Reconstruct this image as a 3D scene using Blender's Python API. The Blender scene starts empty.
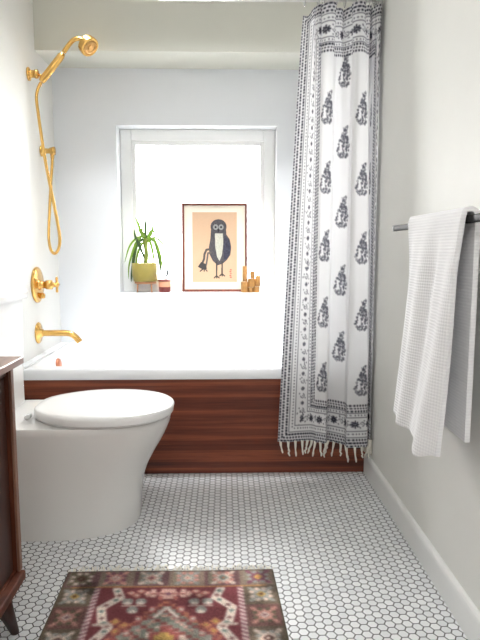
import bpy, bmesh, math, random
import numpy as np
from mathutils import Vector, Matrix
random.seed(4)
COL = bpy.context.scene.collection
PI = math.pi

# ------------------------------------------------------------------ helpers
def lin(c):
    return tuple(((v/255)/12.92 if v/255 <= .04045 else ((v/255+.055)/1.055)**2.4) for v in c)

def obj(name, bm, mat, parent=None, smooth=False, loc=None):
    me = bpy.data.meshes.new(name)
    bmesh.ops.recalc_face_normals(bm, faces=bm.faces)
    bm.to_mesh(me); bm.free()
    if mat: me.materials.append(mat)
    if smooth:
        me.polygons.foreach_set('use_smooth', [True]*len(me.polygons))
    o = bpy.data.objects.new(name, me); COL.objects.link(o)
    if parent: o.parent = parent
    return o

def sharp(o, ang=40):
    """smooth shading that keeps hard corners"""
    me = o.data
    me.polygons.foreach_set('use_smooth', [True]*len(me.polygons))
    me.set_sharp_from_angle(angle=math.radians(ang))
    return o

def thing(name, label, cat, group=None, loc=(0, 0, 0)):
    o = bpy.data.objects.new(name, None); COL.objects.link(o)
    o.empty_display_size = .05
    o.location = loc
    return tag(o, label, cat, group)

def tag(o, label, cat, group=None, kind=None):
    o['label'] = label; o['category'] = cat
    if group: o['group'] = group
    if kind: o['kind'] = kind
    return o

def struct(name, bm, mat, label=None):
    o = obj(name, bm, mat); o['kind'] = 'structure'
    return o

def box(bm, lo, hi, bev=0, seg=2):
    lo = Vector(lo); hi = Vector(hi)
    r = bmesh.ops.create_cube(bm, size=1)
    for v in r['verts']:
        v.co = Vector(((lo[i]+hi[i])/2 + v.co[i]*(hi[i]-lo[i]) for i in range(3)))
    if bev:
        es = list({e for v in r['verts'] for e in v.link_edges})
        bmesh.ops.bevel(bm, geom=es, offset=bev, segments=seg, affect='EDGES', profile=.5)

def tube(bm, pts, rad, n=12, cap=True):
    pts = [Vector(p) for p in pts]
    R = rad if isinstance(rad, (list, tuple)) else [rad]*len(pts)
    rings = []; up = None
    for i, p in enumerate(pts):
        t = (pts[min(i+1, len(pts)-1)]-pts[max(i-1, 0)]).normalized()
        if up is None:
            up = t.orthogonal().normalized()
        up = (up - t*up.dot(t)).normalized()
        s = t.cross(up)
        rings.append([bm.verts.new(p+(up*math.cos(a)+s*math.sin(a))*R[i]) for a in [2*PI*k/n for k in range(n)]])
    for a, b in zip(rings, rings[1:]):
        for k in range(n):
            bm.faces.new((a[k], a[(k+1) % n], b[(k+1) % n], b[k]))
    if cap:
        bm.faces.new(rings[0][::-1]); bm.faces.new(rings[-1])

def lathe(bm, prof, origin, axis=(0, 0, 1), n=32):
    """prof: list of (radius, distance along axis)"""
    q = Vector((0, 0, 1)).rotation_difference(Vector(axis).normalized())
    o = Vector(origin); rings = []
    for r, z in prof:
        if r < 1e-6:
            rings.append([bm.verts.new(o+q@Vector((0, 0, z)))])
        else:
            rings.append([bm.verts.new(o+q@Vector((r*math.cos(2*PI*k/n), r*math.sin(2*PI*k/n), z))) for k in range(n)])
    for a, b in zip(rings, rings[1:]):
        if len(a) == 1 and len(b) == 1: continue
        for k in range(n):
            k2 = (k+1) % n
            if len(a) == 1: bm.faces.new((a[0], b[k2], b[k]))
            elif len(b) == 1: bm.faces.new((a[k], a[k2], b[0]))
            else: bm.faces.new((a[k], a[k2], b[k2], b[k]))

def loft(bm, rings, cap0=True, cap1=True):
    R = [[bm.verts.new(p) for p in r] for r in rings]
    n = len(R[0])
    for a, b in zip(R, R[1:]):
        for k in range(n):
            bm.faces.new((a[k], a[(k+1) % n], b[(k+1) % n], b[k]))
    if cap0: bm.faces.new(R[0][::-1])
    if cap1: bm.faces.new(R[-1])
    return R

def crom(P, m):
    """Catmull-Rom through points"""
    P = [Vector(p) for p in P]; out = []
    for i in range(len(P)-1):
        a, b, c, d = P[max(i-1, 0)], P[i], P[i+1], P[min(i+2, len(P)-1)]
        for k in range(m):
            t = k/m
            out.append(.5*((2*b)+(c-a)*t+(2*a-5*b+4*c-d)*t*t+(3*b-a-3*c+d)*t**3))
    out.append(P[-1]); return out

# ------------------------------------------------------------------ materials
class NT:
    def __init__(s, name):
        s.m = bpy.data.materials.new(name); s.m.use_nodes = True
        s.t = s.m.node_tree; s.b = s.t.nodes['Principled BSDF']
    def n(s, typ, **kw):
        x = s.t.nodes.new(typ)
        for k, v in kw.items():
            if k.startswith('i_'):
                x.inputs[k[2:].replace('_', ' ')].default_value = v
            else: setattr(x, k, v)
        return x
    def l(s, a, b): s.t.links.new(a, b)
    def math(s, op, a, b=None):
        x = s.n('ShaderNodeMath', operation=op)
        for i, v in enumerate((a, b)):
            if v is None: continue
            if isinstance(v, (int, float)): x.inputs[i].default_value = v
            else: s.l(v, x.inputs[i])
        return x.outputs[0]
    def vmath(s, op, a, b=None):
        x = s.n('ShaderNodeVectorMath', operation=op)
        for i, v in enumerate((a, b)):
            if v is None: continue
            if isinstance(v, tuple): x.inputs[i].default_value = v
            else: s.l(v, x.inputs[i])
        return x.outputs['Value'] if op in ('DOT_PRODUCT', 'LENGTH') else x.outputs[0]

def plain(name, rgb, rough=.5, metal=0, noise=.04, scale=8, bump=0, bscale=200, coat=0, spec=.5):
    m = NT(name); c = lin(rgb)
    tc = m.n('ShaderNodeTexCoord')
    nz = m.n('ShaderNodeTexNoise', i_Scale=scale, i_Detail=3.0); m.l(tc.outputs['Object'], nz.inputs['Vector'])
    rp = m.n('ShaderNodeValToRGB'); m.l(nz.outputs['Fac'], rp.inputs['Fac'])
    rp.color_ramp.elements[0].color = (*[x*(1-noise) for x in c], 1); rp.color_ramp.elements[0].position = .3
    rp.color_ramp.elements[1].color = (*[min(1, x*(1+noise)) for x in c], 1); rp.color_ramp.elements[1].position = .7
    m.l(rp.outputs[0], m.b.inputs['Base Color'])
    m.b.inputs['Roughness'].default_value = rough; m.b.inputs['Metallic'].default_value = metal
    m.b.inputs['Coat Weight'].default_value = coat; m.b.inputs['Specular IOR Level'].default_value = spec
    if bump:
        n2 = m.n('ShaderNodeTexNoise', i_Scale=bscale, i_Detail=2.0); m.l(tc.outputs['Object'], n2.inputs['Vector'])
        bp = m.n('ShaderNodeBump', i_Strength=bump, i_Distance=.002); m.l(n2.outputs['Fac'], bp.inputs['Height'])
        m.l(bp.outputs[0], m.b.inputs['Normal'])
    return m.m

def wood(name, dark, mid, light, scale=(1.2, 30, 30), rough=.4, plank=None):
    m = NT(name); tc = m.n('ShaderNodeTexCoord')
    mp = m.n('ShaderNodeMapping'); mp.inputs['Scale'].default_value = scale
    m.l(tc.outputs['Object'], mp.inputs['Vector'])
    n1 = m.n('ShaderNodeTexNoise', i_Scale=1.0, i_Detail=6.0, i_Roughness=.65, i_Distortion=.6); m.l(mp.outputs[0], n1.inputs['Vector'])
    rp = m.n('ShaderNodeValToRGB'); e = rp.color_ramp.elements
    e[0].position = .3; e[0].color = (*lin(dark), 1); e[1].position = .72; e[1].color = (*lin(light), 1)
    x = e.new(.5); x.color = (*lin(mid), 1)
    fac = n1.outputs['Fac']
    if plank:
        sx = m.n('ShaderNodeSeparateXYZ'); m.l(tc.outputs['Object'], sx.inputs[0])
        idx = m.math('FLOOR', m.math('DIVIDE', sx.outputs[2], plank))
        wn = m.n('ShaderNodeTexWhiteNoise', noise_dimensions='1D'); m.l(idx, wn.inputs['W'])
        fac = m.math('ADD', m.math('MULTIPLY', fac, .8), m.math('MULTIPLY', wn.outputs['Value'], .22))
    m.l(fac, rp.inputs['Fac']); m.l(rp.outputs[0], m.b.inputs['Base Color'])
    m.b.inputs['Roughness'].default_value = rough
    bp = m.n('ShaderNodeBump', i_Strength=.15, i_Distance=.002); m.l(n1.outputs['Fac'], bp.inputs['Height']); m.l(bp.outputs[0], m.b.inputs['Normal'])
    return m.m

def hex_floor(pitch=.0264):
    m = NT('hex_mosaic_tile'); geo = m.n('ShaderNodeNewGeometry')
    sp = m.n('ShaderNodeSeparateXYZ'); m.l(geo.outputs['Position'], sp.inputs[0])
    cb = m.n('ShaderNodeCombineXYZ')      # swapped: the tiles' points look left and right
    m.l(m.math('DIVIDE', m.math('ADD', sp.outputs[1], 10.0), pitch), cb.inputs[0])
    m.l(m.math('DIVIDE', m.math('ADD', sp.outputs[0], 10.0), pitch), cb.inputs[1])
    S = math.sqrt(3)
    def cell(off):
        p = m.vmath('ADD', cb.outputs[0], (off[0], off[1], 0))
        q = m.vmath('MODULO', p, (1, S, 1))
        return m.vmath('SUBTRACT', q, (.5, S/2, 0))
    a = cell((0, 0)); b = cell((.5, S/2))
    la = m.vmath('LENGTH', a); lb = m.vmath('LENGTH', b)
    sel = m.math('LESS_THAN', la, lb)
    mx = m.n('ShaderNodeMix', data_type='VECTOR'); m.l(sel, mx.inputs['Factor']); m.l(b, mx.inputs[4]); m.l(a, mx.inputs[5])
    g = mx.outputs[1]
    ag = m.vmath('ABSOLUTE', g)
    s2 = m.n('ShaderNodeSeparateXYZ'); m.l(ag, s2.inputs[0])
    d = m.math('SUBTRACT', .5, m.math('MAXIMUM', s2.outputs[0], m.vmath('DOT_PRODUCT', ag, (.5, S/2, 0))))
    idv = m.vmath('SUBTRACT', cb.outputs[0], g)
    wn = m.n('ShaderNodeTexWhiteNoise', noise_dimensions='2D')
    m.l(m.vmath('SNAP', m.vmath('ADD', idv, (.25, .2, 0)), (.5, S/2, 1)), wn.inputs['Vector'])
    tile = m.n('ShaderNodeValToRGB'); m.l(wn.outputs['Value'], tile.inputs['Fac'])
    tile.color_ramp.elements[0].color = (*lin((224, 226, 229)), 1); tile.color_ramp.elements[1].color = (*lin((240, 241, 243)), 1)
    mr = m.n('ShaderNodeMapRange', interpolation_type='SMOOTHSTEP'); m.l(d, mr.inputs[0])
    mr.inputs[1].default_value = .035; mr.inputs[2].default_value = .075
    mc = m.n('ShaderNodeMix', data_type='RGBA'); m.l(mr.outputs[0], mc.inputs['Factor'])
    mc.inputs[6].default_value = (*lin((78, 78, 80)), 1); m.l(tile.outputs[0], mc.inputs[7])
    m.l(mc.outputs[2], m.b.inputs['Base Color'])
    ro = m.n('ShaderNodeMapRange'); m.l(mr.outputs[0], ro.inputs[0]); ro.inputs[3].default_value = .9; ro.inputs[4].default_value = .32
    m.l(ro.outputs[0], m.b.inputs['Roughness'])
    bp = m.n('ShaderNodeBump', i_Strength=.5, i_Distance=.001); m.l(mr.outputs[0], bp.inputs['Height']); m.l(bp.outputs[0], m.b.inputs['Normal'])
    return m.m

def dyed(name, rough=.9, weave=0, wscale=400, transl=0, sheen=0):
    """cloth or paper whose print is stored per vertex in the colour attribute"""
    m = NT(name); at = m.n('ShaderNodeVertexColor', layer_name='print')
    m.l(at.outputs[0], m.b.inputs['Base Color']); m.b.inputs['Roughness'].default_value = rough
    m.b.inputs['Sheen Weight'].default_value = sheen; m.b.inputs['Specular IOR Level'].default_value = .15
    if weave:
        tc = m.n('ShaderNodeTexCoord'); nz = m.n('ShaderNodeTexNoise', i_Scale=wscale, i_Detail=2.0)
        m.l(tc.outputs['Object'], nz.inputs['Vector'])
        bp = m.n('ShaderNodeBump', i_Strength=weave, i_Distance=.002); m.l(nz.outputs['Fac'], bp.inputs['Height']); m.l(bp.outputs[0], m.b.inputs['Normal'])
    if transl:
        tr = m.n('ShaderNodeBsdfTranslucent'); m.l(at.outputs[0], tr.inputs['Color'])
        mx = m.n('ShaderNodeMixShader', i_Fac=transl); m.l(m.b.outputs[0], mx.inputs[1]); m.l(tr.outputs[0], mx.inputs[2])
        m.l(mx.outputs[0], m.t.nodes['Material Output'].inputs['Surface'])
    return m.m

def grid_mesh(name, P, rgb, mat, parent=None):
    """P: (rows, cols, 3) positions, rgb: same shape sRGB 0..255 print"""
    h, w, _ = P.shape
    idx = np.arange(h*w).reshape(h, w)
    q = np.stack([idx[:-1, :-1], idx[:-1, 1:], idx[1:, 1:], idx[1:, :-1]], -1).reshape(-1, 4)
    me = bpy.data.meshes.new(name)
    me.vertices.add(h*w); me.vertices.foreach_set('co', P.reshape(-1).astype(np.float32))
    me.loops.add(q.size); me.loops.foreach_set('vertex_index', q.reshape(-1).astype(np.int32))
    me.polygons.add(len(q)); me.polygons.foreach_set('loop_start', (np.arange(len(q))*4).astype(np.int32))
    me.update(calc_edges=True); me.validate()
    me.polygons.foreach_set('use_smooth', [True]*len(me.polygons))
    if rgb is not None:
        c = np.clip(rgb, 0, 255)/255; c = np.where(c <= .04045, c/12.92, ((c+.055)/1.055)**2.4)
        a = me.color_attributes.new('print', 'FLOAT_COLOR', 'POINT')
        a.data.foreach_set('color', np.concatenate([c, np.ones((h, w, 1))], -1).reshape(-1).astype(np.float32))
    me.materials.append(mat)
    o = bpy.data.objects.new(name, me); COL.objects.link(o)
    if parent: o.parent = parent
    return o

M = dict(
    wall=plain('white_wall_paint', (228, 228, 224), .6, noise=.01, bump=.04, bscale=120),
    alcove=plain('white_shower_surround', (226, 229, 233), .35, noise=.008),
    trim=plain('white_trim_paint', (232, 233, 232), .35, noise=.01),
    header=plain('shaded_white_header', (208, 208, 198), .6, noise=.01),  # white paint with the header's backlit shade put into the colour
    tub=plain('white_tub_acrylic', (238, 240, 243), .16, noise=.005),
    ceramic=plain('white_ceramic', (232, 231, 229), .1, noise=.006, coat=.3),
    seatm=plain('white_seat_plastic', (240, 240, 240), .2, noise=.005),
    brass=plain('brushed_brass', (220, 176, 102), .26, 1, noise=.05, scale=40),
    brassd=plain('darker_brass', (196, 152, 92), .5, .6, noise=.2, scale=60),  # darker, rougher brass that sets the spray face apart
    copper=plain('copper', (196, 128, 100), .3, 1),
    apron=wood('mahogany_planks', (72, 30, 19), (108, 50, 32), (150, 80, 52), scale=(1.6, 8, 55), rough=.38, plank=.026),
    vtop=wood('walnut_top', (116, 84, 74), (142, 106, 94), (164, 128, 114), scale=(40, 2.5, 40), rough=.4),
    vside=wood('walnut_case', (62, 26, 14), (88, 42, 24), (112, 60, 36), scale=(30, 30, 2), rough=.42),
    vedge=wood('walnut_stile', (96, 62, 48), (128, 92, 76), (150, 114, 96), scale=(30, 30, 2), rough=.45),
    vdark=wood('walnut_dark', (40, 18, 12), (58, 26, 16), (76, 36, 22), scale=(30, 30, 2), rough=.45),  # recess shade of the doors put into the colour; legs share it
    framew=wood('frame_mahogany', (88, 40, 30), (112, 56, 44), (134, 72, 58), scale=(30, 30, 6), rough=.4),
    black=plain('black_metal', (12, 12, 15), .5, 0, spec=.25, noise=.05),
    chrome=plain('satin_chrome', (200, 202, 205), .22, 1, noise=.02),
    rod=plain('white_rod', (214, 214, 210), .3, .2, noise=.01),
    mat_=plain('cream_mat_board', (240, 232, 214), .8, noise=.01),
    pot=plain('olive_glazed_pot', (146, 132, 66), .3, noise=.1, scale=25),
    potw=plain('pot_stand_wood', (166, 118, 82), .5, noise=.1),
    soil=plain('dark_soil', (60, 48, 38), .95, noise=.3, scale=80),
    leaf=plain('fresh_leaf', (112, 146, 40), .45, noise=.15, scale=20),
    leafd=plain('deep_leaf', (62, 86, 48), .45, noise=.2, scale=20),
    stem=plain('green_stem', (110, 124, 52), .6, noise=.2, scale=30),
    cupr=plain('red_brown_glaze', (112, 34, 28), .35, noise=.1, scale=30),
    cupb=plain('tan_clay', (206, 150, 118), .6, noise=.05),
    sprig=plain('grey_sprig', (86, 90, 100), .7, noise=.1),
    block=plain('pale_gold_wood', (168, 122, 66), .45, noise=.3, scale=30),
    fringe=plain('cotton_fringe', (238, 234, 224), .9, noise=.04),
    slab=plain('pale_slab', (222, 222, 220), .5, noise=.01),
)
def towel_mat():
    m = NT('white_waffle_towel'); m.b.inputs['Base Color'].default_value = (*lin((240, 240, 243)), 1)
    tc = m.n('ShaderNodeTexCoord'); sp = m.n('ShaderNodeSeparateXYZ'); m.l(tc.outputs['Object'], sp.inputs[0])
    k = 2*PI/.0075
    h = m.math('ADD', m.math('SINE', m.math('MULTIPLY', sp.outputs[1], k)), m.math('SINE', m.math('MULTIPLY', sp.outputs[2], k)))
    bp = m.n('ShaderNodeBump', i_Strength=.3, i_Distance=.0011); m.l(h, bp.inputs['Height']); m.l(bp.outputs[0], m.b.inputs['Normal'])
    rp = m.n('ShaderNodeMapRange'); m.l(h, rp.inputs[0]); rp.inputs[1].default_value = -2; rp.inputs[2].default_value = 2
    mx = m.n('ShaderNodeMix', data_type='RGBA'); m.l(rp.outputs[0], mx.inputs['Factor'])
    mx.inputs[6].default_value = (*lin((236, 236, 240)), 1); mx.inputs[7].default_value = (*lin((248, 248, 250)), 1)
    m.l(mx.outputs[2], m.b.inputs['Base Color'])
    m.b.inputs['Roughness'].default_value = .9; m.b.inputs['Sheen Weight'].default_value = .2; m.b.inputs['Specular IOR Level'].default_value = .1
    return m.m
M['towel'] = towel_mat()
def glass_mat():
    m = NT('window_glass'); tr = m.n('ShaderNodeBsdfTransparent'); gl = m.n('ShaderNodeBsdfGlossy', i_Roughness=.02)
    fr = m.n('ShaderNodeFresnel', i_IOR=1.45)
    mx = m.n('ShaderNodeMixShader'); m.l(fr.outputs[0], mx.inputs[0]); m.l(tr.outputs[0], mx.inputs[1]); m.l(gl.outputs[0], mx.inputs[2])
    m.l(mx.outputs[0], m.t.nodes['Material Output'].inputs['Surface']); return m.m
M['glass'] = glass_mat()
M['hex'] = hex_floor()

# ------------------------------------------------------------------ room shell
XL, XR, YF, YB, ZC, YN = -.90, .617, 2.45, 3.20, 2.40, -1.0
bm = bmesh.new(); box(bm, (XL-.1, YN-.1, -.1), (XR+.1, YB+.16, 0)); struct('floor', bm, M['hex'])
bm = bmesh.new(); box(bm, (XL-.1, YN-.1, ZC), (XR+.1, YB+.16, ZC+.1)); struct('ceiling', bm, M['wall'])
bm = bmesh.new(); box(bm, (XL-.1, YN, 0), (XL, YB, ZC)); struct('wall_left', bm, M['wall'])
bm = bmesh.new(); box(bm, (XR, YN, 0), (XR+.1, YB, ZC)); struct('wall_right', bm, M['wall'])
bm = bmesh.new(); box(bm, (XL-.1, YN-.1, 0), (XR+.1, YN, ZC)); struct('wall_front', bm, M['wall'])
WX0, WX1, WZ0, WZ1 = -.572, .278, .733, 1.619
bm = bmesh.new()
T = YB+.16
box(bm, (XL-.1, YB, 0), (WX0, T, ZC)); box(bm, (WX1, YB, 0), (XR+.1, T, ZC))
box(bm, (WX0, YB, 0), (WX1, T, WZ0)); box(bm, (WX0, YB, WZ1), (WX1, T, ZC))
struct('wall_back', bm, M['alcove'])
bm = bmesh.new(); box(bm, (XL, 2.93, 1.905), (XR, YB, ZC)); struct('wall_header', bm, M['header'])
bm = bmesh.new(); box(bm, (XL, YF+.004, 0), (XL+.042, YF+.03, .464)); struct('trim_1', bm, M['trim'])
# baseboard with a small rounded top lip
bm = bmesh.new()
prof = [(0, 0), (-.014, 0), (-.014, .074), (-.012, .082), (-.007, .088), (0, .09)]
loft(bm, [[(XR+x, y, z) for x, z in prof] for y in (YN, YF-.002)]); struct('baseboard_right', bm, M['trim'])
bm = bmesh.new()
loft(bm, [[(XL-x, y, z) for x, z in prof] for y in (YN, .50)]); struct('baseboard_left', bm, M['trim'])

# window: frame, sash, pane, stool
win = bpy.data.objects.new('window_1', None); COL.objects.link(win); win['kind'] = 'structure'
win.location = ((WX0+WX1)/2, YB+.12, WZ0)
def wobj(name, bm, mat):
    o = obj(name, bm, mat, win); o.matrix_parent_inverse = Matrix.Translation(-Vector(win.location)); return o
bm = bmesh.new(); fw = .062
y0, y1 = YB+.10, YB+.15
e = .0005
for lo, hi in (((WX0+e, y0, WZ0+e), (WX0+fw, y1, WZ1-e)), ((WX1-fw, y0, WZ0+e), (WX1-e, y1, WZ1-e)),
               ((WX0+fw, y0, WZ1-fw), (WX1-fw, y1, WZ1-e)), ((WX0+fw, y0, WZ0+e), (WX1-fw, y1, WZ0+.05))):
    box(bm, lo, hi, .003, 1)
wobj('window_frame', bm, M['trim'])
bm = bmesh.new(); sw = .022
a0, a1, b0, b1 = WX0+fw, WX1-fw, WZ0+.05, WZ1-fw
for lo, hi in (((a0, y0+.012, b0), (a0+sw, y1-.005, b1)), ((a1-sw, y0+.012, b0), (a1, y1-.005, b1)),
               ((a0+sw, y0+.012, b1-sw), (a1-sw, y1-.005, b1)), ((a0+sw, y0+.012, b0), (a1-sw, y1-.005, b0+sw))):
    box(bm, lo, hi, .002, 1)
wobj('sash', bm, M['trim'])
bm = bmesh.new(); box(bm, (a0+sw, y0+.028, b0+sw), (a1-sw, y0+.032, b1-sw)); wobj('pane', bm, M['glass'])

# ------------------------------------------------------------------ bathtub
tub = thing('bathtub', 'white alcove bathtub with a dark mahogany plank front under the window', 'bathtub', loc=(-.12, YF+.35, 0))
def tobj(par, name, bm, mat, smooth=False):
    o = obj(name, bm, mat, par, smooth); o.matrix_parent_inverse = Matrix.Translation(-Vector(par.location)); return o
TX0, TX1, TZ = -.86, XR-.002, .464
def rr(x0, x1, y0, y1, r, z, n=8):
    out = []
    for cx, cy, a in ((x1-r, y1-r, 0), (x0+r, y1-r, 90), (x0+r, y0+r, 180), (x1-r, y0+r, 270)):
        for k in range(n+1):
            t = math.radians(a+90*k/n); out.append((cx+r*math.cos(t), cy+r*math.sin(t), z))
    return out
bm = bmesh.new()
Y0, Y1 = YF-.006, YB-.002
LX = XL+.002
rings = [rr(TX0, TX1, Y0, Y1, .006, .419), rr(TX0, TX1, Y0, Y1, .006, TZ-.006), rr(TX0+.006, TX1-.004, Y0+.006, Y1, .006, TZ),
         rr(TX0+.05, TX1-.07, Y0+.072, Y1-.045, .07, TZ), rr(TX0+.058, TX1-.078, Y0+.08, Y1-.052, .07, TZ-.008),
         rr(TX0+.075, TX1-.12, Y0+.10, Y1-.07, .10, .34), rr(TX0+.10, TX1-.18, Y0+.125, Y1-.095, .12, .18),
         rr(TX0+.14, TX1-.24, Y0+.16, Y1-.13, .12, .13), rr(TX0+.22, TX1-.32, Y0+.22, Y1-.2, .10, .12)]
loft(bm, rings, cap0=False)
basin = sharp(tobj(tub, 'basin', bm, M['tub']), 50)
bm = bmesh.new(); box(bm, (LX, YF+.032, TZ-.04), (TX0-.0005, Y1, TZ)); tobj(tub, 'end_ledge', bm, M['tub'])
bm = bmesh.new()
box(bm, (TX0, YF, .0005), (XR-.003, YF+.02, .418), .002, 1)
tobj(tub, 'apron_panel', bm, M['apron'])
bm = bmesh.new(); lathe(bm, [(0, .014), (.012, .014), (.03, .012), (.036, .006), (.036, 0), (0, 0)], (-.795, 2.76, .418), (1, 0, .15))
o = tobj(tub, 'overflow_plate', bm, M['copper'], True); o['label'] = 'round copper overflow plate'

# ------------------------------------------------------------------ toilet
tl = thing('toilet', 'white skirted toilet with closed lid between the wood vanity and the bathtub', 'toilet', loc=(-.6, 2.05, 0))
CY = 2.05
def dshape(xr, xf, w, z, p=2.3, n=40):
    """rounded nose pointing +X, squarer rear at xr"""
    out = []; L = xf-xr; xm = xr+L*.52
    for k in range(n):
        t = 2*PI*k/n; c, s = math.cos(t), math.sin(t)
        if c >= 0: x = xm+(xf-xm)*abs(c)**(2/p); y = math.copysign(abs(s)**(2/p), s)*w
        else: x = xm-(xm-xr)*abs(c)**(2/6.); y = math.copysign(abs(s)**(2/6.), s)*w*(1-.0*abs(c))
        out.append((x, CY+y, z))
    return out
bm = bmesh.new()
W = XL+.004
prof = [(.0005, -.312, .186), (.02, -.308, .187), (.10, -.304, .186), (.16, -.296, .186), (.21, -.277, .187), (.26, -.250, .190),
        (.30, -.226, .194), (.335, -.209, .198), (.362, -.199, .200), (.380, -.196, .2), (.386, -.202, .196)]
loft(bm, [dshape(W, xf, w, z, 2.25) for z, xf, w in prof])
tobj(tl, 'bowl', bm, M['ceramic'], False); sharp(bpy.data.objects['bowl'], 50)
def seat_shape(xr, xf, w, z, n=64):
    out = []; xm = xf-.235
    for k in range(n):
        t = 2*PI*k/n; c, s = math.cos(t), math.sin(t)
        if c >= 0: out.append((xm+(xf-xm)*c**.92, CY+w*math.copysign(abs(s)**.95, s), z))
        else:
            q = abs(c)
            x = xm-(xm-xr)*q**.75; ww = w*(1-.32*((xm-x)/(xm-xr))**2)
            out.append((x, CY+ww*math.copysign(abs(s)**.6, s), z))
    return out
bm = bmesh.new()
loft(bm, [seat_shape(-.655, -.200, .195, .3865), seat_shape(-.655, -.198, .197, .388), seat_shape(-.655, -.198, .197, .391), seat_shape(-.65, -.200, .195, .392)])
sharp(tobj(tl, 'seat', bm, M['seatm']), 50)
bm = bmesh.new()
loft(bm, [seat_shape(-.665, -.192, .203, .3935), seat_shape(-.668, -.187, .208, .396), seat_shape(-.668, -.184, .211, .416), seat_shape(-.666, -.186, .209, .421),
          seat_shape(-.662, -.191, .204, .4245), seat_shape(-.64, -.22, .18, .4262), seat_shape(-.58, -.30, .11, .427)])
sharp(tobj(tl, 'lid', bm, M['seatm']), 50)
bm = bmesh.new()
bm.free()
for yy in (-.08, .08):
    bm = bmesh.new(); tube(bm, [(-.677, CY+yy-.016, .398), (-.677, CY+yy+.016, .398)], .0085)
    tobj(tl, 'hinge', bm, M['seatm'], True)
bm = bmesh.new()
loft(bm, [rr(W, -.768, CY-.182, CY+.182, .03, .387), rr(W, -.768, CY-.182, CY+.182, .03, .5), rr(W, -.762, CY-.188, CY+.188, .03, .783)])
sharp(tobj(tl, 'tank', bm, M['ceramic']), 50)
bm = bmesh.new()
loft(bm, [rr(W, -.747, CY-.196, CY+.196, .03, .785), rr(W, -.745, CY-.198, CY+.198, .03, .79), rr(W, -.745, CY-.198, CY+.198, .03, .815), rr(W, -.75, CY-.193, CY+.193, .03, .822)])
sharp(tobj(tl, 'tank_lid', bm, M['ceramic']), 50)
bm = bmesh.new(); lathe(bm, [(.022, 0), (.022, .004), (.018, .007), (0, .007)], (-.82, CY, .822)); tobj(tl, 'flush_button', bm, M['chrome'], True)

# ------------------------------------------------------------------ vanity
va = thing('vanity_cabinet', 'dark walnut vanity cabinet on tapered legs beside the toilet', 'cabinet', loc=(-.72, 1.0, 0))
VX, VY = -.531, 1.435
bm = bmesh.new(); box(bm, (XL+.002, .52, .684), (-.503, 1.452, .702), .002, 1); tobj(va, 'top', bm, M['vtop'])
bm = bmesh.new()
box(bm, (XL+.004, VY-.018, .135), (VX, VY, .6835)); box(bm, (XL+.004, .54, .135), (VX, .558, .6835))
box(bm, (XL+.004, .558, .135), (VX-.004, VY-.018, .155)); box(bm, (XL+.004, .558, .156), (XL+.016, VY-.018, .683))
box(bm, (XL+.02, .558, .660), (VX-.004, VY-.018, .683))
tobj(va, 'case', bm, M['vside'])
bm = bmesh.new()
bm.free()
for ya, yb in ((VY-.018, VY), (.54, .558)):
    bm = bmesh.new(); box(bm, (VX+.0005, ya, .151), (VX+.007, yb, .683), .001, 1); tobj(va, 'edge_strip', bm, M['vedge'])
bm = bmesh.new()
box(bm, (VX-.012, .545, .126), (VX+.016, VY-.003, .150), .003, 1)
tobj(va, 'bottom_rail', bm, M['vside'])
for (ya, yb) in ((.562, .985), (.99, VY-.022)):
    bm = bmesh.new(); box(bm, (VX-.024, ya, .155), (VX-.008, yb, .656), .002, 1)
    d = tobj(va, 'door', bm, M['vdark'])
    bm = bmesh.new(); yk = yb-.03 if ya < .9 else ya+.03
    lathe(bm, [(.006, 0), (.006, .012), (.012, .018), (.012, .022), (0, .024)], (VX-.008, yk, .45), (1, 0, 0), 16)
    k = obj('knob', bm, M['brass'], d, True); k.matrix_parent_inverse = Matrix.Translation(-Vector(va.location))
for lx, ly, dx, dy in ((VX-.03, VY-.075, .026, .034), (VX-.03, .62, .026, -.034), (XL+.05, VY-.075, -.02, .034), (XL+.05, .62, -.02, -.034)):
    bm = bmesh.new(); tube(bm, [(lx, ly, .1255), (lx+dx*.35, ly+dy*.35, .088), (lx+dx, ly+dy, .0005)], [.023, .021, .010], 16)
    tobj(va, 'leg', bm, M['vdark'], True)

# ------------------------------------------------------------------ rug (printed kilim)
RL, RW = 1.45, .618
us = np.linspace(0, RW, 250); vs = np.linspace(0, RL, 560)
U, V = np.meshgrid(us, vs)
Vm = np.where(V > RL/2, RL-V, V); Us = np.where(U > RW/2, RW-U, U)
rng = np.random.default_rng(3)
def poly(u, v, pts):
    ins = np.zeros(u.shape, bool); n = len(pts)
    for i in range(n):
        (x1, y1), (x2, y2) = pts[i], pts[(i+1) % n]
        if y1 == y2: continue
        c = ((y1 > v) != (y2 > v)) & (u < (x2-x1)*(v-y1)/(y2-y1)+x1)
        ins ^= c
    return ins
def seg(u, v, a, b, w):
    ax, ay = a; bx, by = b; dx, dy = bx-ax, by-ay
    t = np.clip(((u-ax)*dx+(v-ay)*dy)/(dx*dx+dy*dy+1e-12), 0, 1)
    return np.hypot(u-ax-t*dx, v-ay-t*dy) < w
rug = np.zeros(U.shape+(3,)); rug[:] = (122, 52, 60)
def put(mask, c): rug[mask] = c
def flower(cu, cv, cols, s=1.0, sym=True):
    x = (Us if sym else U)-cu; y = Vm-cv; ax, ay = abs(x)/s, abs(y)/s
    put((ax < .034) & (ay < .034) & (ax+ay > .014) & ((abs(ax-ay) < .009) | (ax+ay < .026)), cols[0])
    put(((ax-.024)**2+(ay-.010)**2 < .007**2) | ((ay-.024)**2+(ax-.010)**2 < .007**2), cols[1])
    put((ax+ay < .014), cols[2]); put((ax+ay < .006), cols[3])
CREAM, PINK, GREY, OLIVE, MAUVE, ORNG, TEAL, DARK, YEL = (212, 192, 176), (206, 138, 126), (148, 154, 148), (104, 98, 78), (132, 78, 98), (204, 120, 78), (104, 132, 128), (78, 48, 44), (206, 164, 72)
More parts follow.
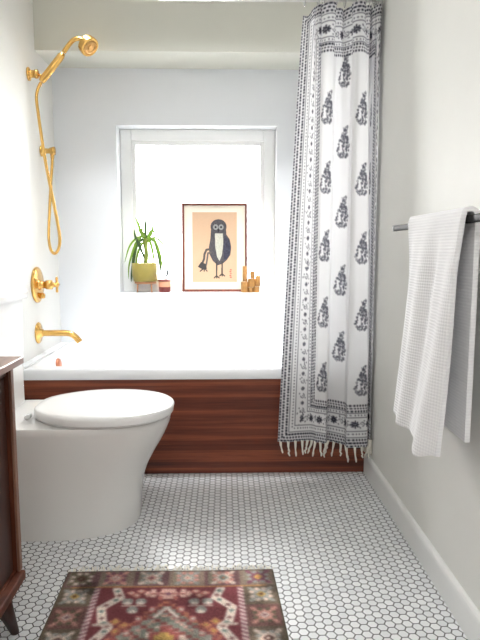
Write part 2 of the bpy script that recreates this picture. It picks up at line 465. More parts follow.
# borders
end = Vm < .084; side = (Us < .098) & ~end
put(end, (138, 120, 104)); put(side, (104, 94, 78))
blk = (np.floor(U/.1025).astype(int)) % 2 == 0
put(end & blk, (116, 82, 86)); put(end & (abs(((U+.02) % .1025)-.0512) < .02) & (abs(Vm-.042) < .034), (134, 128, 108))
put(side & ((np.floor((Vm-.084)/.094).astype(int)) % 2 == 1), (120, 82, 78))
for k, (cu, cs) in enumerate(zip((.05, .15, .255, .36, .465, .568), ((OLIVE, CREAM, DARK, OLIVE), (PINK, MAUVE, CREAM, PINK), (CREAM, GREY, PINK, MAUVE), (GREY, PINK, CREAM, PINK), (CREAM, PINK, TEAL, ORNG), (MAUVE, GREY, YEL, ORNG)))):
    flower(cu, .042, cs, 1.05, sym=False)
for k in range(8):
    flower(.05, .130+.094*k, ((GREY, CREAM, YEL, DARK), (PINK, OLIVE, CREAM, MAUVE), (CREAM, GREY, DARK, CREAM), (TEAL, PINK, CREAM, ORNG))[k % 4], 1.05)
put((Vm > .0835) & (Vm < .090) & (Us > .03), (198, 134, 70))
put((Vm < .006) | (Us < .005), (96, 92, 74))
cs = (Us > .099) & (Us < .115) & (Vm > .09)
put(cs, MAUVE); put(cs & (((Vm+(Us-.107)*.6) % .0165) < .009), (226, 200, 190))
F = (Us > .116) & (Vm > .091)
# zigzag serpents and figures, repeated down the field
for r in range(4):
    o_ = .0+.36*r
    q = lambda p: (p[0], p[1]+o_)
    zz = [(.162, .098), (.178, .140), (.133, .186), (.146, .246), (.166, .27), (.133, .33), (.160, .40)]
    for a, b in zip(zz, zz[1:]): put(F & seg(Us, Vm, q(a), q(b), .0125), (222, 210, 196))
    for a, b in zip(zz, zz[1:]):
        for t in (.25, .75):
            c = (a[0]+(b[0]-a[0])*t, a[1]+(b[1]-a[1])*t+o_)
            put(F & (abs(Us-c[0])+abs(Vm-c[1]) < .0085), TEAL if t < .5 else (140, 96, 96))
    put(F & seg(Us, Vm, q((.125, .258)), q((.17, .258)), .004), CREAM)
    # carnation and three small pyramids
    for c in ((.205, .118), (.232, .110), (.222, .130)):
        put(F & (abs(Us-c[0])+abs(Vm-o_-c[1])*1.2 < .014), (206, 130, 112)); put(F & (abs(Us-c[0])+abs(Vm-o_-c[1]) < .005), CREAM)
    for c in ((.200, .158), (.236, .158), (.218, .196)):
        h = (abs(Us-c[0]) < .015) & (abs(Vm-o_-c[1]) < .015) & (abs(Us-c[0])+abs(Vm-o_-c[1]) < .022)
        put(F & h, GREY); put(F & h & (Vm-o_-c[1] > abs(Us-c[0])*.9-.002), (228, 216, 202))
    put(F & (abs(Vm-o_-.178) < .0022) & (Us > .185) & (Us < .252), CREAM)
    for c in ((.180, .245), (.188, .285), (.205, .262)):
        put(F & (abs(Us-c[0])+abs(Vm-o_-c[1]) < .017), ORNG); put(F & (abs(Us-c[0])+abs(Vm-o_-c[1]) < .008), YEL)
# central stepped medallions
for r in range(4):
    cv = .312+.36*r; step = .012
    dx = np.floor(abs(U-RW/2)/step)*step; dy = np.floor(abs(Vm-cv)/step)*step
    dd = dx*1.12+dy
    for lim, c in ((.150, (196, 112, 80)), (.137, (150, 66, 62)), (.122, (142, 148, 138)), (.092, (206, 156, 140)), (.078, (112, 128, 118)), (.056, CREAM), (.040, (170, 80, 76)), (.022, YEL)):
        put(F & (dd < lim), c)
    mott = (np.floor(U/.0165).astype(int)*7+np.floor(Vm/.013).astype(int)*5) % 4
    put(F & (dd < .13) & (dd > .03) & (mott == 0), (128, 138, 124)); put(F & (dd < .15) & (dd > .03) & (mott == 1), (146, 76, 74))
    for c in ((.270, cv-.118), (.238, cv-.078), (.215, cv-.02), (.222, cv+.05)):
        put(F & (abs(Us-c[0]) < .008) & (abs(Vm-c[1]) < .013), (196, 104, 100)); put(F & (abs(Us-c[0])+abs(Vm-c[1]) < .008), CREAM)
    put(F & seg(Us, Vm, (RW/2, cv-.125), (RW/2-.03, cv-.085), .005), (224, 212, 200))
# pink cross ornament above the medallion
for r in range(4):
    v0 = .122+.36*r
    x = abs(U-RW/2); y = Vm-v0
    put(F & (x < .068) & (abs(y) < .010+.006*np.cos(x*330)), (224, 172, 156))
    put(F & (x < .02) & (abs(y) < .024), (224, 172, 156)); put(F & (abs(x-.042) < .008) & (abs(y+.002) < .02), (224, 180, 164))
    put(F & (x < .05) & (abs(y) < .0035), (180, 104, 100)); put(F & (x+abs(y) < .009), MAUVE)
    put(F & (abs(x-.022) < .006) & (y > .012) & (y < .03), (196, 100, 92))
# soften like worn wool
n1 = rng.normal(0, 1, U.shape); 
big = rng.normal(0, 1, (24, 12)); bi = np.kron(big, np.ones((24, 21)))[:U.shape[0], :U.shape[1]]
def blur(a, k=1):
    for _ in range(k):
        a = (a+np.roll(a, 1, 0)+np.roll(a, -1, 0)+np.roll(a, 1, 1)+np.roll(a, -1, 1))/5
    return a
bi = blur(bi, 12)
rug = np.stack([blur(rug[..., i], 3) for i in range(3)], -1)
gr = rug.mean(-1, keepdims=True)
rug = (rug*.76+gr*.24)*.96+np.array((20, 14, 13.))
rug = rug*(1+.07*n1[..., None]+.10*bi[..., None]) * .93
RX, RY = -.475, 1.668
ang = math.radians(.5)
Zr = .0055+.0004*np.sin(V*900)+.0006*rng.random(U.shape)
Zr = np.where((Us < .002) | (Vm < .002), .0008, Zr)
P = np.stack([RX+U+V*(.020+.022*U/RW)+.003*np.sin(V*7)*(V/RL), RY-V+.002*np.sin(U*11), Zr], -1)
rg = grid_mesh('rug', P, rug, dyed('kilim_wool', .95, .6, 500), None)
tag(rg, 'worn maroon patterned wool rug with geometric medallions on the tile floor', 'rug')
bm = bmesh.new()
for i in range(120):
    u = RX+RW*(i+.5)/120+random.uniform(-.002, .002); L = random.uniform(.014, .040); a = random.uniform(-.5, .5)
    yy = RY+.002*math.sin((u-RX)*11)
    tube(bm, [(u, yy-.004, .004), (u+a*L*.4, yy+L*.5, .003), (u+a*L, yy+L, .0022)], [.0019, .0017, .0011], 5)
fr = obj('fringe', bm, M['fringe'], rg, True); fr['kind'] = 'stuff'; fr['label'] = 'thin cream wool fringe'

# ------------------------------------------------------------------ shower curtain
HZ = 1.745; Wc = 1.0; ZT = 1.905
tab = [  # u, x top, y top, x bottom, y bottom
    (0, .306, 2.405, .217, 2.375), (.045, .340, 2.385, .264, 2.36), (.10, .357, 2.37, .318, 2.36), (.15, .368, 2.372, .355, 2.372), (.18, .374, 2.362, .368, 2.364), (.20, .380, 2.350, .376, 2.35),
    (.255, .422, 2.345, .418, 2.345), (.285, .430, 2.375, .424, 2.375), (.31, .440, 2.405, .432, 2.40), (.33, .450, 2.398, .448, 2.395), (.39, .494, 2.38, .500, 2.38),
    (.415, .496, 2.36, .502, 2.36), (.44, .492, 2.338, .500, 2.338), (.46, .500, 2.335, .535, 2.338), (.52, .545, 2.345, .592, 2.348), (.56, .556, 2.372, .600, 2.37), (.60, .560, 2.395, .594, 2.40),
    (.66, .572, 2.42, .588, 2.43), (.72, .578, 2.41, .592, 2.42), (.80, .580, 2.38, .598, 2.39), (.86, .586, 2.352, .604, 2.365), (.93, .602, 2.36, .610, 2.37), (1.0, .6145, 2.41, .6145, 2.41)]
nu, nv = 400, 660
T_ = np.array(tab); uu = np.linspace(0, 1, nu)
def smooth_interp(x, xp, fp):
    y = np.interp(x, xp, fp); k = 9
    ker = np.hanning(k+2)[1:-1]; ker /= ker.sum()
    return np.convolve(np.pad(y, k//2, mode='edge'), ker, 'valid')
ct = [smooth_interp(uu, T_[:, 0], T_[:, i]) for i in range(1, 5)]
vv = np.linspace(0, HZ, nv); U, V = np.meshgrid(uu*Wc, vv); t = V/HZ
e_ = t**.9
X = ct[0][None]*(1-e_)+ct[2][None]*e_
Y = ct[1][None]*(1-e_)+ct[3][None]*e_
rip = np.exp(-t*6)
Y = Y+.026*np.exp(-t*9)*np.sin(2*PI*U/.083+.6)*np.minimum(1, U/.1); X = X+.013*np.exp(-t*11)*np.cos(2*PI*U/.083)*np.minimum(1, U/.1)*np.minimum(1, (Wc-U)/.1)
Y = Y+.0035*np.sin(2*PI*U/.12+3*t)*t + .002*np.sin(9*t+U*22)
Y = np.minimum(Y, 2.436); X = np.minimum(X, .6150)
drop = .008*(1-np.cos(2*PI*U/.0833))*.5*2 + .030*np.exp(-(U/.05)**2)
Z = ZT-V-(drop*np.exp(-t*9))+.012*np.sin(U*9+.5)*t
# printed pattern
W2 = Wc-U; bu = np.minimum(U, W2); bv = np.minimum(V, HZ-V)
isu = bu < bv; b = np.where(isu, bu, bv); al = np.where(isu, V, U)
ink = np.zeros(U.shape)
def dash(c, th=.0034, per=.0105, duty=.66, ph=0):
    m = (abs(b-c) < th) & (((al+ph) % per) < per*duty); ink[m] = np.maximum(ink[m], .95)
for i, c in enumerate((.0055, .0185, .0315)): dash(c, th=.0036, per=.0125, duty=.68, ph=.004*i)
for c in (.043, .068, .128, .145): ink[abs(b-c) < .0017] = .85
for c, pr in ((.057, .013), (.137, .014)):
    a2 = ((al+.3*pr) % pr)-pr/2; ink[np.hypot(a2, (b-c)) < .0028] = .8
for i, c in enumerate((.1535, .1655, .1775)): dash(c, th=.0032, per=.0125, ph=.003*i)
# floral band: stars and curls
side_ = isu
a2 = (al % .062)-.031; bb = b-.098; r = np.hypot(a2, bb); th = np.arctan2(bb, a2)
R_ = np.where(side_, .0095, .0175)
ink[(r < R_*(.35+.65*abs(np.cos(4*th)))) & (r > .002)] = .9
rd = np.random.default_rng(5)
band = (b > .071) & (b < .125)
for k in range(330):           # scattered sprigs and dots between the stars, along each side
    c0, w0 = rd.uniform(.073, .123), rd.uniform(0, 1)
    rad = rd.uniform(.0018, .0034)
    cu_, cv_ = ((c0, w0*HZ), (Wc-c0, w0*HZ), (w0*Wc, c0), (w0*Wc, HZ-c0))[(0, 1, 0, 1, 2, 3)[k % 6]]
    i0, i1 = np.searchsorted(vv, (cv_-.008, cv_+.008)); j0, j1 = np.searchsorted(uu, (cu_-.008, cu_+.008))
    d = np.hypot(U[i0:i1, j0:j1]-cu_, V[i0:i1, j0:j1]-cv_)
    sb = ink[i0:i1, j0:j1]; ok = (d < rad) & band[i0:i1, j0:j1]; sb[ok] = np.maximum(sb[ok], .7)
a3 = ((al+.031) % .062)-.031; r3 = np.hypot(a3, bb)
ink[(abs(r3-.009) < .0016) & (np.arctan2(bb, a3) > -1.6)] = .7; ink[r3 < .0026] = .8
for q_ in (-.015, .015):
    ink[np.hypot(a3-q_*.6, bb-q_) < .0028] = .7
# field: flowering bush motifs in offset columns
rm = random.Random(8)
blobs = []
for k in range(15):
    tt = k/14; y = -.052+.094*tt; w = .026*(1-tt**1.6)**.8*(.7 if k < 2 else 1)+.003
    for s in (-1, -.45, .1, .55, 1) if k < 12 else (-.6, .1, .8):
        if rm.random() < .72: blobs.append((s*w+rm.uniform(-.004, .004)+.006*tt, y+rm.uniform(-.004, .004), rm.uniform(.0026, .0046)))
blobs += [(.012, .050, .007), (.018, .058, .004), (.006, .044, .004), (-.010, -.060, .004), (.012, -.060, .004), (0, -.058, .004)]
for ci, cu in enumerate((.227, .36, .492, .625, .755)):
    v0, vp = (.388, .2685) if ci % 2 == 0 else (.235, .274)
    for k in range(6):
        cv = v0+vp*k
        if cv < .22 or cv > HZ-.23: continue
        i0, i1 = np.searchsorted(vv, (cv-.08, cv+.08)); j0, j1 = np.searchsorted(uu, (cu-.05, cu+.05))
        uw = U[i0:i1, j0:j1]-cu; vw = -(V[i0:i1, j0:j1]-cv); sub = ink[i0:i1, j0:j1]
        # the cloth turns in and out of folds here: motifs are printed on the flat cloth
        for (x, y, rad) in blobs:
            d = np.hypot(uw-x, vw-y); ring = abs(d-rad) < .0014
            sub[ring] = np.maximum(sub[ring], .72)
            sub[d < .0016] = .8
        st = (abs(uw-.003*np.sin(vw*60)) < .0014) & (abs(vw) < .055); sub[st] = .6
inkb = blur(ink, 1)
cloth = np.array((236, 236, 238.)); inkc = np.array((44, 44, 56.))
rgb = cloth*(1-inkb[..., None])+inkc*inkb[..., None]
cur = grid_mesh('shower_curtain', np.stack([X, Y, Z], -1), rgb, dyed('block_print_cotton', .9, .1, 700, transl=.22))
tag(cur, 'white cotton shower curtain block printed in black with knotted fringe', 'curtain')
# tassels along the hem
J = list(range(4, nu-2, 12))
for j in J:
    bx, by, bz = X[-1, j], Y[-1, j], Z[-1, j]
    L = random.uniform(.042, .066); s = random.uniform(-.012, .012); s2 = random.uniform(-.006, .006)
    bm = bmesh.new()
    tube(bm, [(bx, by, bz+.004), (bx+s*.3, by-.002, bz-L*.3), (bx+s*.6+s2, by-.003, bz-L*.62), (bx+s, by-.003, bz-L*.78), (bx+s*1.1+s2, by-.002, bz-L)],
         [.0028, .0030, .0030, .0044, .0026], 6)
    tube(bm, [(bx+.006, by, bz+.003), (bx+.004+s*.3, by+.002, bz-L*.35), (bx+s*.7, by-.001, bz-L*.62)], [.0024, .0026, .0026], 5)
    obj('tassel', bm, M['fringe'], cur, True)
# rod, rings
rodt = thing('curtain_rod', 'white shower curtain rod spanning the alcove above the tub', 'curtain rod', loc=(-.14, 2.385, 1.931))
bm = bmesh.new(); tube(bm, [(XL+.012, 2.385, 1.931), (XR-.012, 2.385, 1.931)], .0125, 20); tobj(rodt, 'rod', bm, M['rod'], True)
for x, s in ((XL, 1), (XR, -1)):
    bm = bmesh.new(); lathe(bm, [(0, 0), (.028, 0), (.028, .004), (.018, .012), (0, .012)], (x+s*.0005, 2.385, 1.931), (s, 0, 0), 24); tobj(rodt, 'end_flange', bm, M['rod'], True)
for k in range(12):
    j = min(nu-3, int((k+.0)/12*nu)+2)
    rx, ry = X[0, j], Y[0, j]
    rt = bmesh.new(); n = 24
    pts = [(rx, 2.385+(ry-2.385)*(.5-.5*math.cos(a))*.8*0+.021*math.sin(a), 1.925+.025*math.cos(a)) for a in [2*PI*i/n for i in range(n+1)]]
    tube(rt, pts, .0016, 6, cap=False)
    o = obj('curtain_ring', rt, M['chrome'], None, True)
    tag(o, 'small metal ring holding the curtain top to the white rod', 'ring', 'curtain rings on the rod')

# ------------------------------------------------------------------ brass fittings on the shower wall
BY = 2.82
sh = thing('hand_shower', 'brass hand shower resting in a wall bracket with looping hose', 'shower', loc=(XL, BY, 1.74))
bm = bmesh.new()
lathe(bm, [(0, 0), (.030, 0), (.030, .006), (.022, .010), (.017, .012), (.017, .03), (.020, .032), (.020, .044), (.014, .048), (0, .048)], (XL+.0005, BY, 1.766), (1, 0, 0), 28)
tube(bm, [(XL+.046, BY, 1.765), (-.832, BY, 1.752)], .006, 12)
tobj(sh, 'wall_bracket', bm, M['brass'], True)
bm = bmesh.new()
a = Vector((-.842, BY, 1.732)); b = Vector((-.728, BY, 1.868)); d = (b-a)
lathe(bm, [(0, 0), (.012, 0), (.014, .006), (.0165, .012), (.0165, .150), (.013, .156), (.0105, .165), (0, .166)], a, d, 24)
tobj(sh, 'handle', bm, M['brass'], True)
bm = bmesh.new()
tube(bm, crom([(-.735, BY, 1.862), (-.708, BY, 1.897), (-.685, BY, 1.918), (-.660, BY, 1.922), (-.636, BY, 1.910)], 6), .0105, 16)
tobj(sh, 'neck', bm, M['brass'], True)
bm = bmesh.new()
ax = Vector((.62, -.35, -.62)).normalized()
lathe(bm, [(0, -.018), (.014, -.018), (.020, -.008), (.036, .002), (.043, .008), (.043, .020), (.045, .022), (.045, .036), (.042, .040), (.034, .040), (.032, .036), (.014, .036), (.012, .040), (0, .040)], Vector((-.634, BY-.005, 1.903)), ax, 36)
sharp(tobj(sh, 'shower_head', bm, M['brass']), 35)
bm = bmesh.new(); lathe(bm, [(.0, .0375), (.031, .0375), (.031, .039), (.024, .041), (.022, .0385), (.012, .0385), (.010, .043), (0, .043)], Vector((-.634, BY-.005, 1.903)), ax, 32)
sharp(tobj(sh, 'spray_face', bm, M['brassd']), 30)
bm = bmesh.new()
H = [(-.842, BY, 1.730), (-.858, BY, 1.70), (-.866, BY, 1.66), (-.864, 2.83, 1.593), (-.856, 2.845, 1.48), (-.846, 2.86, 1.365), (-.826, 2.87, 1.225), (-.806, 2.88, 1.084), (-.801, 2.885, 1.013), (-.811, 2.89, .968), (-.832, 2.90, .948),
     (-.853, 2.915, .963), (-.864, 2.925, 1.0), (-.868, 2.935, 1.05), (-.864, 2.95, 1.155), (-.855, 2.96, 1.295), (-.848, 2.967, 1.38), (-.846, 2.97, 1.425)]
tube(bm, crom(H, 8), .0072, 12); tobj(sh, 'hose', bm, M['brass'], True)
bm = bmesh.new()
lathe(bm, [(0, 0), (.027, 0), (.027, .008), (.014, .012), (.012, .04), (.017, .044), (.017, .052), (.020, .055), (.020, .067), (0, .069)], (XL+.0005, 2.97, 1.447), (1, 0, 0), 24)
tube(bm, [(-.846, 2.97, 1.44), (-.846, 2.97, 1.412)], .0095, 12)
tobj(sh, 'hose_outlet', bm, M['brass'], True)

vl = thing('shower_valve', 'round brass valve plate with a cross handle on the white shower wall', 'valve', loc=(XL, 2.815, .8))
bm = bmesh.new(); lathe(bm, [(0, 0), (.084, 0), (.086, .003), (.085, .008), (.076, .013), (.03, .016), (0, .016)], (XL+.0005, 2.815, .80), (1, 0, 0), 48)
tobj(vl, 'plate', bm, M['brass'], True)
bm = bmesh.new(); lathe(bm, [(.026, .012), (.026, .02), (.017, .026), (.017, .044), (.022, .047), (.022, .074), (.013, .078), (.011, .084), (.011, .104), (0, .106)], (XL, 2.815, .80), (1, 0, 0), 28)
tobj(vl, 'stem', bm, M['brass'], True)
bm = bmesh.new(); cx = -.803
for dy, dz in ((1, 0), (-1, 0), (0, 1), (0, -1)):
    tube(bm, [(cx, 2.815, .80), (cx, 2.815+dy*.034, .80+dz*.034), (cx, 2.815+dy*.037, .80+dz*.037)], [.0052, .0062, .003], 12)
lathe(bm, [(0, .010), (.009, .009), (.012, 0), (.012, -.010), (0, -.010)], (cx, 2.815, .80), (1, 0, 0), 20)
tobj(vl, 'cross_handle', bm, M['brass'], True)
bm = bmesh.new(); lathe(bm, [(0, 0), (.014, 0), (.014, .020), (.010, .026), (0, .027)], (XL+.012, 2.815, .748), (1, 0, 0), 20)
tobj(vl, 'diverter_knob', bm, M['brass'], True)

sp_ = thing('tub_spout', 'brass tub spout on the wall below the valve, curving over the bathtub', 'faucet', loc=(XL, 2.81, .57))
bm = bmesh.new(); lathe(bm, [(0, 0), (.051, 0), (.052, .003), (.048, .008), (.02, .012), (.018, .024), (0, .024)], (XL+.0005, 2.81, .569), (1, 0, 0), 36)
tobj(sp_, 'flange', bm, M['brass'], True)
bm = bmesh.new(); tube(bm, crom([(XL+.01, 2.81, .568), (-.84, 2.81, .568), (-.78, 2.81, .568), (-.745, 2.81, .564), (-.720, 2.81, .547), (-.702, 2.81, .524)], 6), .0145, 20)
tobj(sp_, 'spout', bm, M['brass'], True)

# ------------------------------------------------------------------ things on the window sill
SZ = WZ0
pl = thing('potted_plant', 'green strap-leaved plant in an olive pot on a low stand on the window sill', 'plant', loc=(-.443, 3.268, SZ))
px, py = -.443, 3.268; pz = .792
bm = bmesh.new(); lathe(bm, [(0, 0), (.058, 0), (.064, .004), (.071, .03), (.074, .098), (.071, .102), (.068, .098), (.064, .085), (0, .085)], (px, py, pz), n=40)
sharp(tobj(pl, 'pot', bm, M['pot']), 40)
bm = bmesh.new(); lathe(bm, [(0, .088), (.05, .089), (.0638, .086)], (px, py, pz)); tobj(pl, 'soil', bm, M['soil'], True)
bm = bmesh.new(); lathe(bm, [(.0, -.012), (.060, -.012), (.060, -.0005), (.0, -.0005)], (px, py, pz), n=32)
sharp(tobj(pl, 'stand_ring', bm, M['potw']), 40)
for k in range(4):
    a = PI/4+PI/2*k; bm = bmesh.new(); c, s = math.cos(a), math.sin(a)
    tube(bm, [(px+c*.052, py+s*.052, pz-.011), (px+c*.056, py+s*.056, SZ+.0005)], .0042, 10); tobj(pl, 'leg', bm, M['potw'], True)
bm = bmesh.new(); tube(bm, crom([(px+.002, py, pz+.085), (px+.008, py, pz+.15), (px+.005, py, pz+.20), (px+.010, py, pz+.235)], 5), [.013]*5+[.012]*5+[.014]*5+[.016], 12)
tobj(pl, 'trunk', bm, M['stem'], True)
def blade(pts, w, mat, name='leaf', par=pl, fold=.25):
    C_ = crom(pts, 6); bm = bmesh.new(); rows = []
    for i, p in enumerate(C_):
        t = i/(len(C_)-1); ww = w*(.45+.55*math.sin(min(1, t*2.2)*PI/2))*(1-t**3)+.0006
        tg = (C_[min(i+1, len(C_)-1)]-C_[max(i-1, 0)]).normalized()
        side = tg.cross(Vector((0, -1, .3))).normalized(); nrm = side.cross(tg)
        if side.length < .1: side = Vector((1, 0, 0))
        rows.append([bm.verts.new(p-side*ww+nrm*ww*fold), bm.verts.new(p), bm.verts.new(p+side*ww+nrm*ww*fold)])
    for a, b in zip(rows, rows[1:]):
        for k in (0, 1): bm.faces.new((a[k], a[k+1], b[k+1], b[k]))
    o = obj(name, bm, mat, par, True); o.matrix_parent_inverse = Matrix.Translation(-Vector(par.location)); return o
tz = pz+.225
LV = [  # (dx, dz) control points from the crown, width, dark?
    ([(0, 0), (-.035, .02), (-.085, -.03), (-.115, -.12)], .0045, 0), ([(0, -.01), (-.03, .0), (-.065, -.06), (-.085, -.18), (-.09, -.23)], .0075, 1),
    ([(0, 0), (-.02, .02), (-.055, -.02), (-.092, -.13), (-.098, -.21)], .005, 0), ([(0, 0), (-.03, .045), (-.04, .09), (-.055, .125)], .006, 0),
    ([(0, 0), (.0, .05), (.002, .09), (.0, .125)], .006, 1), ([(0, 0), (.02, .03), (.03, .05), (.052, .045)], .010, 0),
    ([(0, 0), (-.015, .03), (-.02, .05), (-.01, .07)], .010, 0), ([(0, -.005), (.04, .0), (.062, -.06), (.075, -.15), (.078, -.20)], .0075, 1),
    ([(0, 0), (.04, .01), (.07, -.05), (.085, -.12), (.082, -.16)], .0055, 0), ([(0, 0), (.05, .015), (.10, -.03), (.135, -.10)], .004, 0),
    ([(-.01, -.1), (-.03, -.04), (-.055, .02), (-.06, .06)], .006, 1), ([(0, -.01), (-.025, -.02), (-.05, -.08), (-.062, -.15)], .006, 0),
    ([(0, 0), (.025, -.01), (.04, -.07), (.052, -.16)], .006, 0), ([(0, 0), (.01, .02), (.035, .06), (.03, .08)], .007, 0)]
for i, (q, w, dk) in enumerate(LV):
    yy = (-.030, .02, -.018, .0, -.026, .012)[i % 6]
    blade([(px+.008+x, py+yy*min(1, k*.6), tz+z) for k, (x, z) in enumerate(q)], w*1.35, M['leafd'] if dk else M['leaf'])

cp = thing('succulent_pot', 'small banded red and tan clay pot with a grey sprig on the window sill', 'pot', loc=(-.337, 3.25, SZ))
cx_, cy_ = -.335, 3.25
bm = bmesh.new(); lathe(bm, [(0, .0005), (.028, .0005), (.031, .004), (.033, .03)], (cx_, cy_, SZ), n=32)
lathe(bm, [(.0335, .060), (.036, .062), (.036, .070), (.031, .070), (.031, .055), (0, .055)], (cx_, cy_, SZ), n=32); tobj(cp, 'red_band', bm, M['cupr'], True)
bm = bmesh.new(); lathe(bm, [(.0328, .029), (.0336, .061)], (cx_, cy_, SZ), n=32); tobj(cp, 'tan_band', bm, M['cupb'], True)
bm = bmesh.new(); tube(bm, crom([(cx_+.008, cy_, SZ+.055), (cx_+.012, cy_, SZ+.09), (cx_+.020, cy_, SZ+.13)], 4), .0030, 6)
for k in range(9):
    z = SZ+.075+.006*k; s = 1 if k % 2 else -1; x = cx_+.009+.0013*k
    tube(bm, [(x, cy_, z), (x+s*.006, cy_-.002, z+.006), (x+s*.009, cy_-.002, z+.014)], [.0028, .0050, .0014], 6)
tobj(cp, 'sprig', bm, M['sprig'], True)

# framed print, leaning a little
FW, FH, tilt = .362, .488, .05
fx, fy = -.057, 3.262
fr_ = thing('framed_print', 'mahogany framed print of a dark bird standing on the window sill', 'picture', loc=(fx, fy, SZ+.0015))
fr_.rotation_euler = (-tilt, 0, 0)
bm = bmesh.new(); t_ = .013
for lo, hi in (((-FW/2, -.009, 0), (-FW/2+t_, .009, FH)), ((FW/2-t_, -.009, 0), (FW/2, .009, FH)), ((-FW/2+t_, -.009, 0), (FW/2-t_, .009, t_)), ((-FW/2+t_, -.009, FH-t_), (FW/2-t_, .009, FH))):
    box(bm, lo, hi, .0015, 1)
obj('frame', bm, M['framew'], fr_)
bm = bmesh.new(); box(bm, (-FW/2+t_, 0, t_), (FW/2-t_, .006, FH-t_)); obj('mat_board', bm, M['mat_'], fr_)
pw, ph = .246, .385
px_ = np.linspace(0, pw, 200); pz_ = np.linspace(0, ph, 310); U, V = np.meshgrid(px_, pz_)     # V up
u = (U-pw/2)/.0054; v = (ph/2-V)/.0054    # roughly 5.4 mm units, v down
art = np.zeros(U.shape+(3,)); art[:] = (212, 178, 148)
art *= (1+.02*blur(rng.normal(0, 1, U.shape), 6)[..., None])
def pa(m, c): art[m] = c
nz_ = rng.random(U.shape)
body = ((u-4)/8.2)**2+((v+21)/7.5)**2 < 1
body |= poly(u, v, [(-3.4, -22), (11.4, -22), (12, -13), (15.5, -8), (17, 0), (16, 8), (12.5, 13), (8, 17), (3, 18.5), (-2, 14), (-5.4, 7), (-6, 0), (-4.5, -8)])
pa(body, (72, 70, 76)); pa(body & (nz_ > .72), (112, 108, 108))
wing = poly(u, v, [(10, -12), (14.5, -8), (16.5, 0), (15.5, 7), (12, 12), (9.5, 13), (9, 2)]); pa(wing, (58, 58, 72)); pa(wing & (nz_ > .85), (104, 104, 116))
chest = poly(u, v, [(.2, -14), (8.4, -14), (8.8, -4), (7.4, 8), (5, 14), (2.4, 10), (.6, 0)]); pa(chest, (206, 204, 188)); pa(chest & (nz_ > .7), (160, 160, 148))
for ex in (1.0, 6.6):
    pa(np.hypot(u-ex, (v+20.5)*.9) < 2.6, (150, 152, 150)); pa(np.hypot(u-ex, v+20.5) < 1.1, (60, 58, 62))
pa(poly(u, v, [(2.6, -18.5), (5, -18.5), (3.8, -14.5)]), (52, 50, 54))
for lx in (2.0, 7.6):
    e2 = 30 if lx < 5 else 28
    pa(seg(u, v, (lx, 15), (lx-.2, e2), .75), (74, 70, 68))
    for dx_ in (-2.6, 0, 2.4): pa(seg(u, v, (lx-.2, e2-.8), (lx+dx_, e2+1.4), .65), (74, 70, 68))
tail = [(-4.5, 2), (-8.5, 2.5), (-10.5, 7), (-11, 12), (-13, 17)]
for a_, b_ in zip(tail, tail[1:]): pa(seg(u, v, a_, b_, 1.1), (88, 84, 82))
tail = [(-4, 5.5), (-7, 6), (-7.6, 11), (-8.6, 17), (-9.8, 21)]
for a_, b_ in zip(tail, tail[1:]): pa(seg(u, v, a_, b_, .9), (104, 98, 94))
pa(poly(u, v, [(-14, 15), (-9.5, 17), (-8, 22), (-12, 23), (-17.5, 20)]), (76, 72, 72))
for dx_ in (-4, 0, 3): pa(seg(u, v, (-10.5, 21), (-11+dx_, 24.5), .6), (76, 72, 72))
for k_ in range(5): pa((abs(u-16.4+.4*(k_ % 2)) < .9) & (abs(v-(23.2+1.9*k_)) < .55), (196, 96, 84))
P = np.stack([U-pw/2, np.full(U.shape, -.0006), V+(FH-ph)/2+.002], -1)
grid_mesh('print', P, art, dyed('printed_paper', .85), fr_)

# stacked little wood blocks
sc = thing('block_sculpture', 'small cluster of golden wooden blocks beside the framed bird print', 'ornament', loc=(.145, 3.22, SZ))
def P2(x): return (x-243)*.00565+.095
for (x0, x1, yt, yb, dy) in ((243.6, 247.6, 268.5, 284.2, .0), (242.0, 248.2, 284.5, 295.5, -.004), (248.8, 255.4, 281.0, 290.0, .0), (250.6, 255.0, 273.4, 280.8, .002),
                             (256.0, 260.2, 278.2, 289.2, .004), (248.6, 253.4, 290.3, 295.5, -.006), (254.0, 259.4, 289.5, 295.5, -.003)):
    bm = bmesh.new(); zt = SZ+(295.5-yt)*.0053+.0005; zb = SZ+(295.5-yb)*.0053+.0005
    w = (P2(x1)-P2(x0))/2*1.12; c = (P2(x0)+P2(x1))/2
    lathe(bm, [(0, 0), (w*.94, 0), (w, .0015), (w, zt-zb-.0015), (w*.94, zt-zb), (0, zt-zb)], (c, 3.222+dy, zb), n=6)
    sharp(tobj(sc, 'wooden_block', bm, M['block']), 30)

# ------------------------------------------------------------------ towel bar and towel
BX, BZ = .547, 1.035
tb = thing('towel_bar', 'slim dark metal towel bar fixed to the right wall', 'towel bar', loc=(XR, 1.5, BZ))
bm = bmesh.new(); box(bm, (BX-.008, 1.10, BZ-.010), (BX+.008, 1.885, BZ+.008), .004, 3); sharp(tobj(tb, 'bar', bm, M['black']), 30)
bm = bmesh.new(); box(bm, (BX-.0085, 1.8855, BZ-.0105), (BX+.0085, 1.892, BZ+.0085), .002, 1); tobj(tb, 'end_cap', bm, M['chrome'])
for y in (1.86, 1.125):
    bm = bmesh.new(); box(bm, (BX+.0082, y-.009, BZ-.006), (XR-.006, y+.009, BZ+.008), .003, 2); box(bm, (XR-.009, y-.02, BZ-.02), (XR-.0005, y+.02, BZ+.028), .002, 1)
    tobj(tb, 'bracket', bm, M['black'])
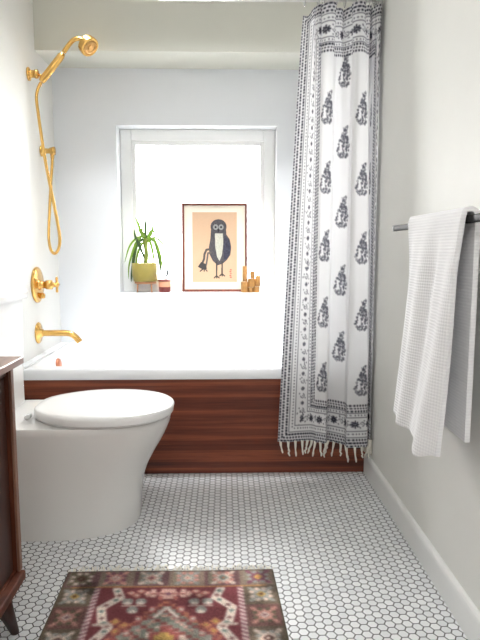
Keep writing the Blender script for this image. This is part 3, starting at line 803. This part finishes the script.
# towel: folded, hanging over the bar
ns, nt = 90, 120
S = np.linspace(0, 1, ns); L1, L2 = .575, .55
Tt = np.linspace(-L1, L2, nt)
P = np.zeros((ns, nt, 3))
for i, s in enumerate(S):
    for j, t in enumerate(Tt):
        far = 1.685; near = 1.305
        a = abs(t); r = .017
        if a < r*PI/2:
            an = t/r; X_ = BX+r*math.sin(an); Z_ = BZ+.004+r*math.cos(an); dn = 0
        else:
            dn = a-r*PI/2; Z_ = BZ+.004-dn
            f = dn/L1
            if t < 0: X_ = BX-r-.045*f**1.2
            else: X_ = BX+r+.003*f
        f = dn/L1
        Yn = near+(-.015*f if t < 0 else .01*f)
        Yf = far-.04*f**.7 if t < 0 else far-.02
        Y_ = Yf+(Yn-Yf)*s
        if t < 0:
            env = min(1, dn/.12)
            X_ += env*(.009*math.sin(s*11+1.0+f*.8)+.004*math.sin(s*23+f*5)) - env*.018*math.exp(-((s-.72)/.16)**2)*f
            X_ = min(X_, BX-.0125)
            Z_ += (-.030*math.exp(-((s-.82)/.1)**2) + .010*math.exp(-((s-.02)/.06)**2))*f**6
            Y_ += .006*math.sin(f*6+s*3)*f
        P[i, j] = (X_, Y_, Z_)
tw = grid_mesh('towel', P, None, M['towel'])
md = tw.modifiers.new('thick', 'SOLIDIFY'); md.thickness = .013; md.offset = 0
md = tw.modifiers.new('bev', 'BEVEL'); md.width = .005; md.segments = 3; md.limit_method = 'ANGLE'; md.angle_limit = math.radians(60)
tag(tw, 'white waffle-weave towel hanging folded over the dark towel bar', 'towel')

# ------------------------------------------------------------------ light
def area(name, loc, rot, sx, sy, pw_, col=(1, 1, 1)):
    l = bpy.data.lights.new(name, 'AREA'); l.shape = 'RECTANGLE'; l.size = sx; l.size_y = sy; l.energy = pw_; l.color = col
    o = bpy.data.objects.new(name, l); COL.objects.link(o); o.location = loc; o.rotation_euler = rot; return o
area('daylight_window', (-.15, 3.85, 1.5), (math.radians(-90-12), 0, 0), 1.9, 1.7, 330, (1, .99, .97))
al_ = area('alcove_fill', (-.15, 2.62, 2.39), (math.radians(12), 0, 0), 1.2, .12, 10, (.97, .985, 1)); al_.data.spread = math.radians(42)  # added fill that brightens the tub alcove, no real fixture
area('room_fill', (-.1, -.3, 2.36), (math.radians(18), 0, 0), 1.3, 1.3, 30, (1, .98, .95))  # unseen soft fill added behind the camera for general room brightness
w = bpy.data.worlds.new('world'); bpy.context.scene.world = w; w.use_nodes = True
bg = w.node_tree.nodes['Background']; bg.inputs[0].default_value = (1, 1, 1, 1); bg.inputs[1].default_value = 14.0

cam = bpy.data.cameras.new('camera'); co = bpy.data.objects.new('camera', cam); COL.objects.link(co)
cam.sensor_width = 36; cam.sensor_fit = 'AUTO'; cam.lens = 585/640*36; cam.clip_start = .05
co.location = (0, 0, .965); co.rotation_euler = (math.radians(90-6.8235), 0, math.radians(-1.4584))
bpy.context.scene.camera = co
vs_ = bpy.context.scene.view_settings; vs_.view_transform = 'Standard'; vs_.look = 'None'; vs_.exposure = 0
